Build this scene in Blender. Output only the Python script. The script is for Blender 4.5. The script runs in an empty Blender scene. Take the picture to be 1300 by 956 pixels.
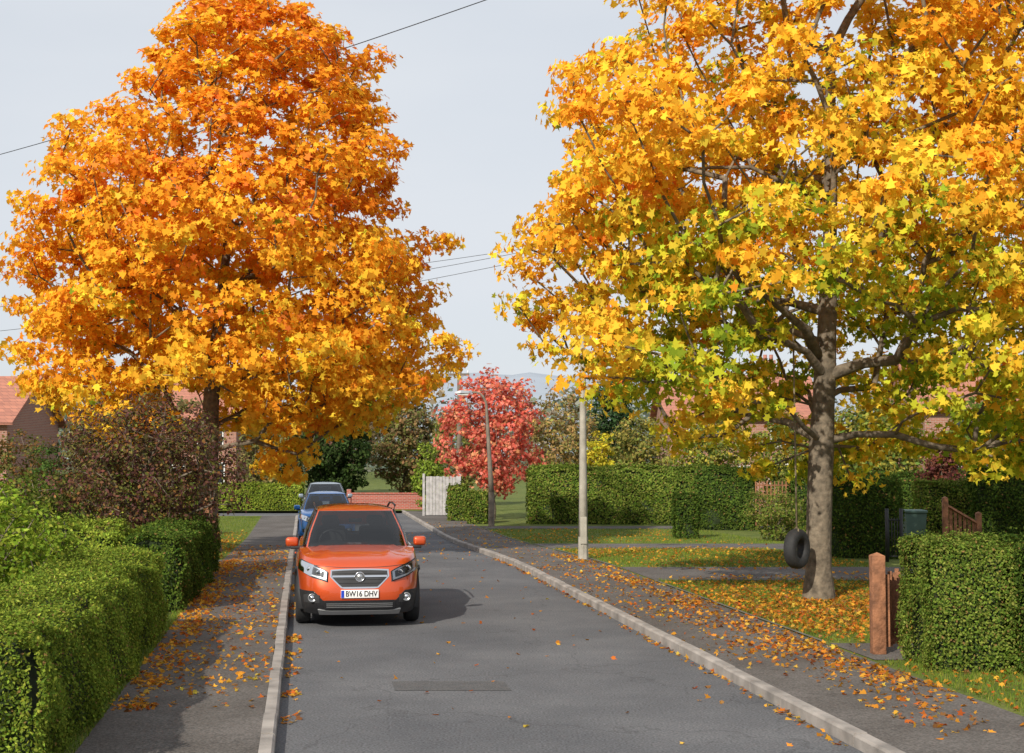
import bpy, math, numpy as np
from mathutils import Vector, Matrix
scene=bpy.context.scene
F=1806.0; CH=2.44; SL=0.146
def zg(y):
    t=np.clip((np.asarray(y,dtype=float)-28)/20,0,1); return -0.35*t*t*(3-2*t)
def zgf(y): return float(zg(y))
def WX(px,D): return (px-650)/F*D
def WZ(py,D): return CH+(575-py)/F*D
def AX(a,D): return a-SL*D
# ---------------------------------------------------------------- materials
def newmat(name):
    m=bpy.data.materials.new(name); m.use_nodes=True
    nt=m.node_tree; b=nt.nodes['Principled BSDF']; return m,nt,b
def N(nt,t,**k):
    n=nt.nodes.new(t)
    for a,v in k.items(): setattr(n,a,v)
    return n
def simple(name,col,rough=.6,metal=0,coat=0,bump=0,bscale=40,var=.15,vscale=6,spec=.5):
    m,nt,b=newmat(name); L=nt.links
    tc=N(nt,'ShaderNodeTexCoord')
    if var>0:
        n=N(nt,'ShaderNodeTexNoise'); n.inputs['Scale'].default_value=vscale; n.inputs['Detail'].default_value=4
        L.new(tc.outputs['Object'],n.inputs['Vector'])
        r=N(nt,'ShaderNodeValToRGB'); e=r.color_ramp.elements
        e[0].position=.3; e[1].position=.7
        e[0].color=(*[c*(1-var) for c in col],1); e[1].color=(*[min(1,c*(1+var)) for c in col],1)
        L.new(n.outputs['Fac'],r.inputs['Fac']); L.new(r.outputs['Color'],b.inputs['Base Color'])
    else: b.inputs['Base Color'].default_value=(*col,1)
    b.inputs['Roughness'].default_value=rough; b.inputs['Metallic'].default_value=metal
    b.inputs['Coat Weight'].default_value=coat; b.inputs['Coat Roughness'].default_value=.04
    b.inputs['Specular IOR Level'].default_value=spec
    if bump>0:
        n2=N(nt,'ShaderNodeTexNoise'); n2.inputs['Scale'].default_value=bscale; n2.inputs['Detail'].default_value=5
        L.new(tc.outputs['Object'],n2.inputs['Vector'])
        bp=N(nt,'ShaderNodeBump'); bp.inputs['Strength'].default_value=bump; bp.inputs['Distance'].default_value=.02
        L.new(n2.outputs['Fac'],bp.inputs['Height']); L.new(bp.outputs['Normal'],b.inputs['Normal'])
    return m
def leafmat(name,trans=.35):
    m=bpy.data.materials.new(name); m.use_nodes=True; nt=m.node_tree; nt.nodes.clear(); L=nt.links
    o=N(nt,'ShaderNodeOutputMaterial'); at=N(nt,'ShaderNodeAttribute'); at.attribute_name='col'
    d=N(nt,'ShaderNodeBsdfDiffuse'); t=N(nt,'ShaderNodeBsdfTranslucent')
    x=N(nt,'ShaderNodeMixShader'); x.inputs[0].default_value=trans
    L.new(at.outputs['Color'],d.inputs['Color']); L.new(at.outputs['Color'],t.inputs['Color'])
    L.new(d.outputs[0],x.inputs[1]); L.new(t.outputs[0],x.inputs[2]); L.new(x.outputs[0],o.inputs['Surface']); return m
def ground_mat(name,cols,scales,bump=.4,bscale=120,rough=.95,crack=False):
    m,nt,b=newmat(name); L=nt.links; tc=N(nt,'ShaderNodeTexCoord')
    n1=N(nt,'ShaderNodeTexNoise'); n1.inputs['Scale'].default_value=scales[0]; n1.inputs['Detail'].default_value=6; n1.inputs['Roughness'].default_value=.65
    n2=N(nt,'ShaderNodeTexNoise'); n2.inputs['Scale'].default_value=scales[1]; n2.inputs['Detail'].default_value=3
    for n in (n1,n2): L.new(tc.outputs['Object'],n.inputs['Vector'])
    r=N(nt,'ShaderNodeValToRGB'); e=r.color_ramp.elements; e[0].position=.32; e[1].position=.68
    e[0].color=(*cols[0],1); e[1].color=(*cols[1],1)
    if len(cols)>2: k=e.new(.5); k.color=(*cols[2],1)
    L.new(n1.outputs['Fac'],r.inputs['Fac'])
    r2=N(nt,'ShaderNodeValToRGB'); r2.color_ramp.elements[0].position=.3; r2.color_ramp.elements[1].position=.7
    r2.color_ramp.elements[0].color=(.55,.55,.55,1); r2.color_ramp.elements[1].color=(1.4,1.4,1.4,1)
    L.new(n2.outputs['Fac'],r2.inputs['Fac'])
    mx=N(nt,'ShaderNodeMix',data_type='RGBA',blend_type='MULTIPLY'); mx.inputs[0].default_value=1
    L.new(r.outputs[0],mx.inputs[6]); L.new(r2.outputs[0],mx.inputs[7]); out=mx.outputs[2]
    if crack:
        v=N(nt,'ShaderNodeTexVoronoi',feature='DISTANCE_TO_EDGE'); v.inputs['Scale'].default_value=.3
        nn=N(nt,'ShaderNodeTexNoise'); nn.inputs['Scale'].default_value=2.5; nn.inputs['Detail'].default_value=4
        L.new(tc.outputs['Object'],nn.inputs['Vector'])
        ad=N(nt,'ShaderNodeMix',data_type='RGBA',blend_type='ADD'); ad.inputs[0].default_value=.9
        L.new(tc.outputs['Object'],ad.inputs[6]); L.new(nn.outputs['Color'],ad.inputs[7]); L.new(ad.outputs[2],v.inputs['Vector'])
        cr=N(nt,'ShaderNodeValToRGB'); cr.color_ramp.elements[0].position=.001; cr.color_ramp.elements[1].position=.007
        cr.color_ramp.elements[0].color=(.74,.74,.74,1); cr.color_ramp.elements[1].color=(1,1,1,1)
        L.new(v.outputs['Distance'],cr.inputs['Fac'])
        m2=N(nt,'ShaderNodeMix',data_type='RGBA',blend_type='MULTIPLY'); m2.inputs[0].default_value=1
        L.new(out,m2.inputs[6]); L.new(cr.outputs[0],m2.inputs[7]); out=m2.outputs[2]
    L.new(out,b.inputs['Base Color']); b.inputs['Roughness'].default_value=rough
    b.inputs['Specular IOR Level'].default_value=.3
    n3=N(nt,'ShaderNodeTexNoise'); n3.inputs['Scale'].default_value=bscale; n3.inputs['Detail'].default_value=2
    L.new(tc.outputs['Object'],n3.inputs['Vector'])
    bp=N(nt,'ShaderNodeBump'); bp.inputs['Strength'].default_value=bump; bp.inputs['Distance'].default_value=.01
    L.new(n3.outputs['Fac'],bp.inputs['Height']); L.new(bp.outputs['Normal'],b.inputs['Normal'])
    return m
def brickmat(name,c1,c2,mortar,scale=1.0,bw=.225,rh=.075):
    m,nt,b=newmat(name); L=nt.links; tc=N(nt,'ShaderNodeTexCoord')
    s=N(nt,'ShaderNodeSeparateXYZ'); L.new(tc.outputs['Object'],s.inputs[0])
    a=N(nt,'ShaderNodeMath',operation='ADD'); L.new(s.outputs[0],a.inputs[0]); L.new(s.outputs[1],a.inputs[1])
    c=N(nt,'ShaderNodeCombineXYZ'); L.new(a.outputs[0],c.inputs[0]); L.new(s.outputs[2],c.inputs[1])
    br=N(nt,'ShaderNodeTexBrick'); br.inputs['Scale'].default_value=scale; br.inputs['Brick Width'].default_value=bw; br.inputs['Row Height'].default_value=rh
    br.inputs['Mortar Size'].default_value=.008; br.inputs['Color1'].default_value=(*c1,1); br.inputs['Color2'].default_value=(*c2,1); br.inputs['Mortar'].default_value=(*mortar,1)
    L.new(c.outputs[0],br.inputs['Vector']); L.new(br.outputs['Color'],b.inputs['Base Color']); b.inputs['Roughness'].default_value=.9
    return m
M={}
M['leaf']=leafmat('autumn_leaf',.42); M['hleaf']=leafmat('hedge_leaf',.25)
M['bark']=simple('bark',(.15,.12,.085),.95,bump=1.0,bscale=16,var=.5,vscale=9)
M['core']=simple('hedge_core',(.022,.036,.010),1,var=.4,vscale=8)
M['asphalt']=ground_mat('asphalt',[(.092,.094,.102),(.15,.15,.156),(.118,.119,.126)],[.45,45],.5,160,crack=True)
M['path']=ground_mat('path_asphalt',[(.088,.076,.068),(.145,.13,.12),(.114,.102,.093)],[.8,45],.5,140,crack=True)
M['grass']=ground_mat('grass_ground',[(.07,.10,.016),(.15,.16,.035),(.11,.14,.024)],[1.4,30],.8,60)
M['earth']=ground_mat('garden_ground',[(.06,.075,.025),(.10,.11,.035)],[.7,12],.8,30)
M['kerb']=simple('kerb_concrete',(.29,.26,.235),.9,bump=.4,bscale=60,var=.35,vscale=3)
M['edging']=simple('path_edging',(.13,.12,.10),.9,bump=.4,bscale=60,var=.3,vscale=3)
M['conc']=simple('concrete',(.36,.335,.28),.85,bump=.4,bscale=60,var=.2,vscale=5)
M['oldconc']=simple('weathered_concrete',(.19,.155,.12),.9,bump=.4,bscale=60,var=.25,vscale=5)
M['wood']=simple('timber_brown',(.27,.115,.055),.8,bump=.6,bscale=30,var=.45,vscale=9)
M['greywood']=simple('timber_grey',(.40,.39,.39),.85,bump=.4,bscale=30,var=.25,vscale=5)
M['polewood']=simple('pole_wood',(.16,.13,.10),.9,var=.25)
M['black']=simple('black_plastic',(.018,.018,.02),.5,var=.2)
M['rubber']=simple('tyre_rubber',(.02,.02,.021),.75,var=.25,vscale=12,bump=.2)
M['rope']=simple('rope',(.20,.16,.10),.9,var=.2)
M['chrome']=simple('chrome',(.75,.75,.76),.12,1,var=0)
M['silver']=simple('silver_trim',(.48,.49,.5),.3,.8,var=.05)
M['white']=simple('white_paint',(.78,.78,.76),.4,var=.03)
M['binmat']=simple('bin_plastic',(.10,.17,.14),.6,var=.08)
M['brick']=brickmat('red_brick',(.36,.15,.095),(.29,.115,.08),(.36,.31,.27))
M['tile']=brickmat('roof_tile',(.44,.18,.12),(.34,.14,.10),(.17,.085,.065),1,.3,.16)
M['wallbrick']=brickmat('wall_brick',(.42,.10,.07),(.33,.08,.055),(.35,.28,.25))
M['winglass']=simple('window_glass',(.03,.035,.04),.06,var=0)
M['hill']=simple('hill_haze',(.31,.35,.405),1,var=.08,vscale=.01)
M['interior']=simple('car_interior',(.03,.03,.032),.8,var=.1)
M['plate']=simple('number_plate',(.8,.8,.78),.35,var=0)
M['blueband']=simple('plate_blue',(.01,.05,.45),.4,var=0)
M['orange']=simple('indicator_amber',(.7,.22,.02),.25,var=0)
M['iron']=ground_mat('iron_cover',[(.085,.085,.088),(.115,.112,.11)],[4,60],.8,90,rough=.8)
def paint(name,col):
    m,nt,b=newmat(name); b.inputs['Base Color'].default_value=(*col,1); b.inputs['Metallic'].default_value=.35
    b.inputs['Roughness'].default_value=.36; b.inputs['Coat Weight'].default_value=1; b.inputs['Coat Roughness'].default_value=.03
    n=N(nt,'ShaderNodeTexNoise'); n.inputs['Scale'].default_value=900
    bp=N(nt,'ShaderNodeBump'); bp.inputs['Strength'].default_value=.06; bp.inputs['Distance'].default_value=.001
    nt.links.new(n.outputs['Fac'],bp.inputs['Height']); nt.links.new(bp.outputs['Normal'],b.inputs['Normal'])
    return m
def carglass(name,tint,ior=1.6):
    m=bpy.data.materials.new(name); m.use_nodes=True; nt=m.node_tree; nt.nodes.clear(); L=nt.links
    o=N(nt,'ShaderNodeOutputMaterial'); t=N(nt,'ShaderNodeBsdfTransparent'); t.inputs[0].default_value=(*tint,1)
    g=N(nt,'ShaderNodeBsdfGlossy'); g.inputs['Roughness'].default_value=.02; lw=N(nt,'ShaderNodeFresnel'); lw.inputs['IOR'].default_value=ior
    x=N(nt,'ShaderNodeMixShader'); L.new(lw.outputs[0],x.inputs[0]); L.new(t.outputs[0],x.inputs[1]); L.new(g.outputs[0],x.inputs[2]); L.new(x.outputs[0],o.inputs[0]); return m
M['cglass']=carglass('car_glass',(.5,.53,.53),1.75); M['lens']=carglass('lamp_lens',(.9,.92,.95))
# ---------------------------------------------------------------- helpers
def link(o,parent=None):
    scene.collection.objects.link(o)
    if parent: o.parent=parent
    return o
def empty(name,loc=(0,0,0),rot=0):
    e=bpy.data.objects.new(name,None); e.location=loc; e.rotation_euler=(0,0,rot); e.empty_display_size=.3; link(e); return e
def mesh(name,v,f,mats,parent=None,smooth=False,mi=None):
    me=bpy.data.meshes.new(name); me.from_pydata([tuple(p) for p in v],[],[tuple(q) for q in f])
    if not isinstance(mats,(list,tuple)): mats=[mats]
    for m in mats: me.materials.append(m)
    if mi is not None: me.polygons.foreach_set('material_index',mi)
    if smooth: me.polygons.foreach_set('use_smooth',[True]*len(me.polygons))
    me.update(); o=bpy.data.objects.new(name,me); link(o,parent); return o
def box(name,x0,x1,y0,y1,z0,z1,mat,parent=None,bev=0.0):
    v=[(x,y,z) for x in (x0,x1) for y in (y0,y1) for z in (z0,z1)]
    f=[(0,1,3,2),(4,6,7,5),(0,4,5,1),(2,3,7,6),(0,2,6,4),(1,5,7,3)]
    o=mesh(name,v,f,mat,parent)
    if bev>0:
        b=o.modifiers.new('b','BEVEL'); b.width=bev; b.segments=3
        for p in o.data.polygons: p.use_smooth=True
    return o
def tube(name,pts,rad,mat,parent=None,k=10,smooth=True):
    pts=[Vector(p) for p in pts]; n=len(pts)
    if not hasattr(rad,'__len__'): rad=[rad]*n
    v=[];f=[]; up=Vector((0.13,0.9,.3)).normalized()
    for i,p in enumerate(pts):
        d=(pts[min(i+1,n-1)]-pts[max(i-1,0)]).normalized()
        a=d.cross(up); 
        if a.length<.05: a=d.cross(Vector((1,0,0)))
        a.normalize(); b=d.cross(a)
        for j in range(k):
            t=2*math.pi*j/k; v.append(p+(a*math.cos(t)+b*math.sin(t))*rad[i])
    for i in range(n-1):
        for j in range(k):
            q=(j+1)%k; f.append((i*k+j,i*k+q,(i+1)*k+q,(i+1)*k+j))
    f.append(tuple(range(k))[::-1]); f.append(tuple((n-1)*k+j for j in range(k)))
    return mesh(name,v,f,mat,parent,smooth)
MAPLE=np.array([(0,-.42),(.36,-.34),(.22,-.04),(.52,.16),(.17,.16),(0,.55),(-.17,.16),(-.52,.16),(-.22,-.04),(-.36,-.34)])
RHOMB=np.array([(0,-.5),(.3,0),(0,.5),(-.3,0)])
BLADE=np.array([(-.07,0),(.07,0),(.03,.6),(0,1.0)])
def norm(a): return a/np.maximum(np.linalg.norm(a,axis=1,keepdims=True),1e-9)
def leaves(name,c,n,size,col,T,mat,parent=None,rng=None,fold=.25,tan=None):
    Nn=len(c); k=len(T); n=norm(n)
    t=rng.normal(size=(Nn,3)) if tan is None else tan
    b=norm(np.cross(n,t)); t=np.cross(b,n)
    if tan is not None: t,b=b,norm(tan-n*np.sum(tan*n,axis=1,keepdims=True))
    s=np.asarray(size).reshape(-1,1,1)*np.ones((Nn,1,1))
    v=c[:,None,:]+s*(T[None,:,0,None]*t[:,None,:]+T[None,:,1,None]*b[:,None,:]-fold*np.abs(T[None,:,0,None])*n[:,None,:])
    me=bpy.data.meshes.new(name); me.vertices.add(Nn*k); me.vertices.foreach_set('co',v.astype(np.float32).ravel())
    me.loops.add(Nn*k); me.loops.foreach_set('vertex_index',np.arange(Nn*k,dtype=np.int32))
    me.polygons.add(Nn); me.polygons.foreach_set('loop_start',np.arange(0,Nn*k,k,dtype=np.int32))
    me.update(calc_edges=True)
    at=me.attributes.new('col','FLOAT_COLOR','POINT')
    cc=np.ones((Nn,k,4),dtype=np.float32); cc[:,:,:3]=np.clip(col,0,1)[:,None,:]; at.data.foreach_set('color',cc.ravel())
    me.materials.append(mat); o=bpy.data.objects.new(name,me); link(o,parent); return o
def pick(rng,n,cols,w,jit=.15):
    cols=np.array(cols); w=np.array(w,dtype=float); i=rng.choice(len(cols),n,p=w/w.sum())
    return cols[i]*(1+jit*rng.normal(size=(n,1)))*(1+.06*rng.normal(size=(n,3)))
# ---------------------------------------------------------------- trees
def make_tree(name,bx,by,table,depthf,ncl,lpc,lsize,pal,seed,tip=.012,clr=.45,ttop=.5,T=MAPLE,expo=.36,mind=.45,minbr=1.8,step=.5,mat='leaf',flat=.7,bz=None,trunkr=None,openf=None):
    rng=np.random.default_rng(seed)
    if bz is None: bz=zgf(by)+.06
    e=empty(name,(0,0,0))
    tb=np.array(sorted(table)); zs,xl,xr=tb[:,0],tb[:,1],tb[:,2]
    zz=np.linspace(zs[0],zs[-1],200); wd=np.interp(zz,zs,xr-xl)**1.5+.02; cdf=np.cumsum(wd)/wd.sum()
    C=np.zeros((0,3)); tries=0
    while len(C)<ncl and tries<ncl*10:
        tries+=1
        z=np.interp(rng.random(),cdf,zz); L_,R_=np.interp(z,zs,xl),np.interp(z,zs,xr)
        cx=(L_+R_)/2; rx=(R_-L_)/2; a=rng.random()*2*math.pi; r=rng.random()**expo
        lump=1-.06+.10*math.sin(3*a+z*1.3+seed)+.09*math.sin(5*a-z*2.1+seed*2)
        r=min(r*lump,1.04)
        p=np.array([cx+max(rx-clr*.5,.05)*r*math.cos(a),by+max(rx-clr*.5,.05)*depthf*r*math.sin(a),z+rng.normal()*.12])
        if openf and openf(p,rng): continue
        if len(C) and np.min(np.sum((C-p)**2,axis=1))<mind*mind: continue
        C=np.vstack([C,p])
    H=zs[-1]; top=bz+(H-bz)*ttop
    nt_=max(4,int((top-bz)/step)); P=[];par=[];pl=[]
    midx=(xl.mean()+xr.mean())/2
    for i in range(nt_+1):
        t=i/nt_; P.append((bx+(midx-bx)*t*t*.5+.08*math.sin(t*5+seed)-.08*math.sin(seed),by+.08*math.cos(t*4+seed)-.08*math.cos(seed),bz-.05+(top-bz)*t)); par.append(i-1); pl.append((top-bz)*t)
    P=np.array(P); par=list(par); pl=np.array(pl); istr=[True]*len(P)
    d0=np.linalg.norm(C-np.array([bx,by,bz+(H-bz)*.35]),axis=1); order=np.argsort(d0+rng.normal(size=len(C))*.5)
    for ci in order:
        c=C[ci]; v=c-P; d=np.linalg.norm(v,axis=1)
        cost=d+.28*pl+.9*np.maximum(0,P[:,2]-c[2])+1e3*(P[:,2]<bz+minbr)
        j=int(np.argmin(cost)); dd=d[j]; k=max(1,int(dd/step)); q=j; new=[];npar=[];npl=[]
        hor=math.hypot(v[j][0],v[j][1])
        for s in range(1,k+1):
            t=s/k; pp=P[j]+v[j]*t
            if s<k: pp=pp+np.array([0,0,.10*hor*math.sin(math.pi*t)])+rng.normal(size=3)*.05*min(1,dd)
            new.append(pp); npar.append(q if s==1 else len(P)+s-2); npl.append(pl[j]+dd*t)
        P=np.vstack([P,new]); par+=npar; pl=np.concatenate([pl,npl]); istr+=[False]*k
    n=len(P); ex=2.3; acc=np.zeros(n); ch=np.zeros(n,int)
    for i in range(1,n): ch[par[i]]+=1
    acc[ch==0]=tip**ex
    for i in range(n-1,0,-1): acc[par[i]]+=acc[i]
    R=np.maximum(acc,1e-9)**(1/ex)
    if trunkr:
        f=trunkr/R[0]; R=np.where(np.array(istr),R*f,np.minimum(R*1.0,trunkr*.6))
    hgt=P[:,2]-bz; R=np.where(np.array(istr),R*(1+.42*np.exp(-np.maximum(hgt,0)/.14)),R)
    pi=np.array(par[1:]); ii=np.arange(1,n); p0=P[pi]; p1=P[ii]; ist=np.array(istr)[1:]
    r0=np.where(ist,R[pi],np.minimum(R[pi],R[ii]*1.45)); r1=R[ii]
    d=norm(p1-p0); ref=np.where(np.abs(d[:,2:3])>.9,np.array([[1.,0,0]]),np.array([[0,0,1.]])); a=norm(np.cross(d,ref)); b=np.cross(d,a)
    K=8; th=np.arange(K)*2*math.pi/K; cs=np.cos(th)[None,:,None]; sn=np.sin(th)[None,:,None]
    ring=a[:,None,:]*cs+b[:,None,:]*sn; p1e=p1+d*r1[:,None]*.25
    V=np.stack([p0[:,None,:]+ring*r0[:,None,None],p1e[:,None,:]+ring*r1[:,None,None]],axis=1).reshape(-1,3)
    S=len(ii); base=(np.arange(S)*2*K)[:,None]; j=np.arange(K)[None,:]; j2=(j+1)%K
    Q=np.stack([base+j,base+j2,base+K+j2,base+K+j],axis=2).reshape(-1,4)
    me=bpy.data.meshes.new('trunk_and_branches'); me.vertices.add(len(V)); me.vertices.foreach_set('co',V.astype(np.float32).ravel())
    me.loops.add(Q.size); me.loops.foreach_set('vertex_index',Q.astype(np.int32).ravel()); me.polygons.add(len(Q)); me.polygons.foreach_set('loop_start',np.arange(0,Q.size,4,dtype=np.int32))
    me.update(calc_edges=True); me.polygons.foreach_set('use_smooth',np.ones(len(Q),bool)); me.materials.append(M['bark'])
    link(bpy.data.objects.new('trunk_and_branches',me),e)
    cen=np.array([(xl.mean()+xr.mean())/2,by,(zs[0]+zs[-1])/2])
    cl=np.repeat(C,lpc,axis=0); rad=np.repeat(clr*rng.uniform(.6,1.3,len(C)),lpc)
    off=rng.normal(size=cl.shape); off=norm(off)*(rng.random((len(cl),1))**.45)*rad[:,None]; off[:,2]*=flat
    pos=cl+off; out=norm(pos-cen)
    nn=norm(out*.55+norm(off)*.5+np.array([0,0,.45])+rng.normal(size=pos.shape)*.55)
    cn=np.repeat(rng.random(len(C)),lpc)
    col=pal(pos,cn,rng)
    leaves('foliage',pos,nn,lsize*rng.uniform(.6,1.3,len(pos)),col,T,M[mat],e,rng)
    return e
def ell(cx,rx,z0,z1,pw=.5):
    zz=np.linspace(0,1,9); r=[max(.12,(max(0,1-(2*t-1)**2))**pw) for t in zz]
    return [(z0+(z1-z0)*t,cx-rx*q,cx+rx*q) for t,q in zip(zz,r)]
def palette(cols,w,jit=.15):
    def f(pos,cn,rng): 
        c=pick(rng,len(pos),cols,w,jit); return c*(.75+.5*cn[:,None])
    return f
OR=np.array([.88,.36,.03]);AM=np.array([.93,.49,.04]);RD=np.array([.80,.25,.045]);YL=np.array([.92,.63,.06]);GR=np.array([.26,.36,.03]);YG=np.array([.60,.60,.045])
def mixpal(pos,cn,rng,wts):
    cols=np.array([RD,OR,AM,YL,YG,GR]); w=np.cumsum(wts/wts.sum(axis=1,keepdims=True),axis=1)
    u=np.clip(.5*cn+.5*rng.random(len(cn))+rng.normal(size=len(cn))*.04,0,.999)
    i=(u[:,None]>w).sum(axis=1).clip(0,5)
    return cols[i]*(1+.12*rng.normal(size=(len(cn),1)))*(1+.05*rng.normal(size=(len(cn),3)))
def pal_left(pos,cn,rng):
    z=pos[:,2]; low=np.clip((8.5-z)/5,0,1)[:,None]
    w=np.array([[.18,.34,.30,.15,.03,.0]])*(1-low)+np.array([[.04,.15,.38,.34,.08,.02]])*low
    return mixpal(pos,cn,rng,w)
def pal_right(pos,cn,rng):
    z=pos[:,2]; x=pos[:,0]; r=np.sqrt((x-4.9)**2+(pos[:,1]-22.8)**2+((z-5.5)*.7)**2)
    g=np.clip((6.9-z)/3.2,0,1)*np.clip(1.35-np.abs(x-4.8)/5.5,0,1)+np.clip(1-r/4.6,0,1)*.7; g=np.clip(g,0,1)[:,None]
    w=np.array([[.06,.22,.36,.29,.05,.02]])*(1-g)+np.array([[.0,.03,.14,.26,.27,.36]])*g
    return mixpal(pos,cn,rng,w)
def ptab(rows,D): return [(WZ(y,D),WX(l,D),WX(r,D)) for y,l,r in rows]
DL=35.; DR=22.8
TX=WX(1037,DR); LX=WX(268,DL)
def openR(p,rng):
    if p[1]<DR+.5 and abs(p[0]-TX)<1.0 and p[2]<4.6: return True
    if abs(p[0]-TX)<.9+.1*p[2] and p[1]<DR+1.5 and p[2]<9.5: return rng.random()<.66
    if math.hypot(p[0]-TX,p[1]-DR)<2.6 and p[2]<11: return rng.random()<.5
    return False
def openL(p,rng):
    if p[2]<4.0 and abs(p[0]-LX)<.9 and p[1]<DL+1: return True
    return math.hypot(p[0]-LX,p[1]-DL)<2.6 and p[2]<11.5 and rng.random()<.6
make_tree('maple_tree',LX,DL,ptab([(-25,270,330),(0,210,400),(60,155,500),(100,140,505),(150,95,515),(220,35,530),(290,5,570),(370,0,580),(440,12,590),(490,15,590),(525,50,510),(560,110,430),(590,320,400)],DL),.85,800,82,.185,pal_left,3,tip=.0125,clr=.57,mind=.48,minbr=2.4,trunkr=.24,ttop=.62,expo=.40,openf=openL,flat=.6)
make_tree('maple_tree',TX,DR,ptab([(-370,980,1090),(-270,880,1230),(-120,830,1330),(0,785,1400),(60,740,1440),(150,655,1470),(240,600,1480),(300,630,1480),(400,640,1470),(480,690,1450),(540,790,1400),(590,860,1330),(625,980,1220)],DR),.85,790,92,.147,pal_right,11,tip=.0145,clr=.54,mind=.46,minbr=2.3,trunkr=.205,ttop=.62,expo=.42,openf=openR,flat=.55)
# ---------------------------------------------------------------- ground, road
def strip(name,a0,a1,D0,D1,zo,mat,parent=None,step=1.0,skew=True):
    n=max(1,int((D1-D0)/step)); v=[];f=[]
    for i in range(n+1):
        D=D0+(D1-D0)*i/n; z=zgf(D)+zo; s=SL*D if skew else 0
        v+=[(a0-s,D,z),(a1-s,D,z)]
    for i in range(n): f.append((2*i,2*i+1,2*i+3,2*i+2))
    return mesh(name,v,f,mat,parent)
ys=list(np.linspace(-60,28,12))+list(np.linspace(30,48,10))+[60,80,120,300,1000,4000]; v=[];f=[]
for y in ys: v+=[(-4000,y,zgf(y)-.03),(4000,y,zgf(y)-.03)]
for i in range(len(ys)-1): f.append((2*i,2*i+1,2*i+3,2*i+2))
mesh('ground',v,f,M['earth'])
strip('road',-.22,4.58,-30,66,0,M['asphalt'])
strip('side_road',-45,-.22,61,66,0,M['asphalt'])
strip('grass_verge',-60,-1.77,-30,61,.10,M['grass'])
strip('pavement',-1.77,-.34,-30,61,.104,M['path'])
strip('grass_verge',6.4,60,-30,200,.10,M['grass'])
strip('pavement',4.70,6.4,-30,66,.104,M['path'])
strip('grass_verge',-60,6.4,66.2,200,.10,M['grass'])
for nm,(a0,a1,D0,D1) in {'1':(6.46,22,26.2,29.3),'2':(6.46,26,37,40.5),'3':(6.46,30,50.5,52.4),'4':(6.46,14,16.2,17.6)}.items():
    strip('driveway',a0,a1,D0,D1,.108,M['path'],step=.4)
strip('driveway',-12,-1.77,29.6,31.6,.108,M['path'],step=.4)
def kerb(a0,a1,D0,D1,name='kerb',L_=.915):
    v=[];f=[];D=D0; rng=np.random.default_rng(5)
    while D<D1:
        e_=D+L_-.012; j=rng.normal()*.004; h=.118+rng.normal()*.004
        b=len(v)
        for d in (D,e_):
            z=zgf(d); s=SL*d
            for a,zz in ((a0,-.02),(a0,h-(.02 if a0>0 else 0)),(a0+.02 if a0>0 else a0,h),(a1 if a0>0 else a1-.02,h),(a1,h-(.0 if a0>0 else .02)),(a1,-.02)): v.append((a-s+j,d,z+zz))
        for k in range(5): f.append((b+k,b+k+1,b+6+k+1,b+6+k))
        f.append(tuple(b+k for k in range(6))); f.append(tuple(b+6+k for k in range(5,-1,-1)))
        D+=L_
    return mesh(name,v,f,M['kerb'])
kerb(-.34,-.22,-10,61); kerb(4.58,4.70,-10,66)
for (d0,d1) in ((17.7,26.1),(29.4,36.9),(40.6,50.4)): strip('path_edging',6.4,6.45,d0,d1,.122,M['edging'])
strip('tarmac_repair',.95,2.15,14.75,15.35,.004,M['iron'])
e=empty('drain_cover',(AX(.03,23.5),23.5,.006)); box('frame',-.02,.36,-.22,.22,-.02,.004,M['iron'],e)
for i in range(6): box('grate_bar',.01+i*.055,.035+i*.055,-.19,.19,.005,.012,M['black'],e)
# ---------------------------------------------------------------- grass blades and fallen leaves
rng=np.random.default_rng(77)
def region(a0,a1,D0,D1,n,zo):
    a=rng.uniform(a0,a1,n); D=rng.uniform(D0,D1,n); return np.stack([a-SL*D,D,zg(D)+zo],1)
def blades(name,regs,size):
    c=np.vstack([region(*r,.10) for r in regs]); n=len(c)
    nn=rng.normal(size=(n,3)); nn[:,2]=0; tan=np.tile([0,0,1.],(n,1))+rng.normal(size=(n,3))*.35
    leaves(name,c,nn,size*rng.uniform(.6,1.3,n),pick(rng,n,[(.13,.20,.025),(.20,.25,.035),(.28,.27,.06),(.09,.15,.018)],[3,3,1,2]),BLADE,M['hleaf'],None,rng,0,tan)
blades('grass',[(6.47,11,17.7,26.2,28000),(6.47,12,29.3,37,24000),(6.47,14,40.5,50.5,20000),(-4.6,-1.8,31.6,60,22000),(6.47,8.5,11.5,16.1,9000),(-1.9,-1.76,10,30,2500)],.06)
LC=[(.66,.27,.035),(.76,.38,.05),(.55,.15,.03),(.34,.16,.06),(.74,.5,.08)]
def fallen(regs):
    C=[]
    for (a0,a1,D0,D1,n,zo,cl) in regs:
        if cl:
            k=max(3,n//25); cc=region(a0,a1,D0,D1,k,zo); c=np.repeat(cc,25,axis=0); c[:,:2]+=rng.normal(size=(len(c),2))*cl
            a=c[:,0]+SL*c[:,1]; c=c[(a>a0)&(a<a1)]; c[:,2]=zg(c[:,1])+zo
        else: c=region(a0,a1,D0,D1,n,zo)
        C.append(c)
    c=np.vstack(C); n=len(c); c[:,2]+=rng.uniform(.004,.025,n)
    nn=np.tile([0,0,1.],(n,1))+rng.normal(size=(n,3))*.4
    leaves('fallen_leaves',c,nn,rng.uniform(.035,.09,n),pick(rng,n,LC,[3,3,2,2,1],.2),MAPLE,M['leaf'],None,rng,.5)
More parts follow.
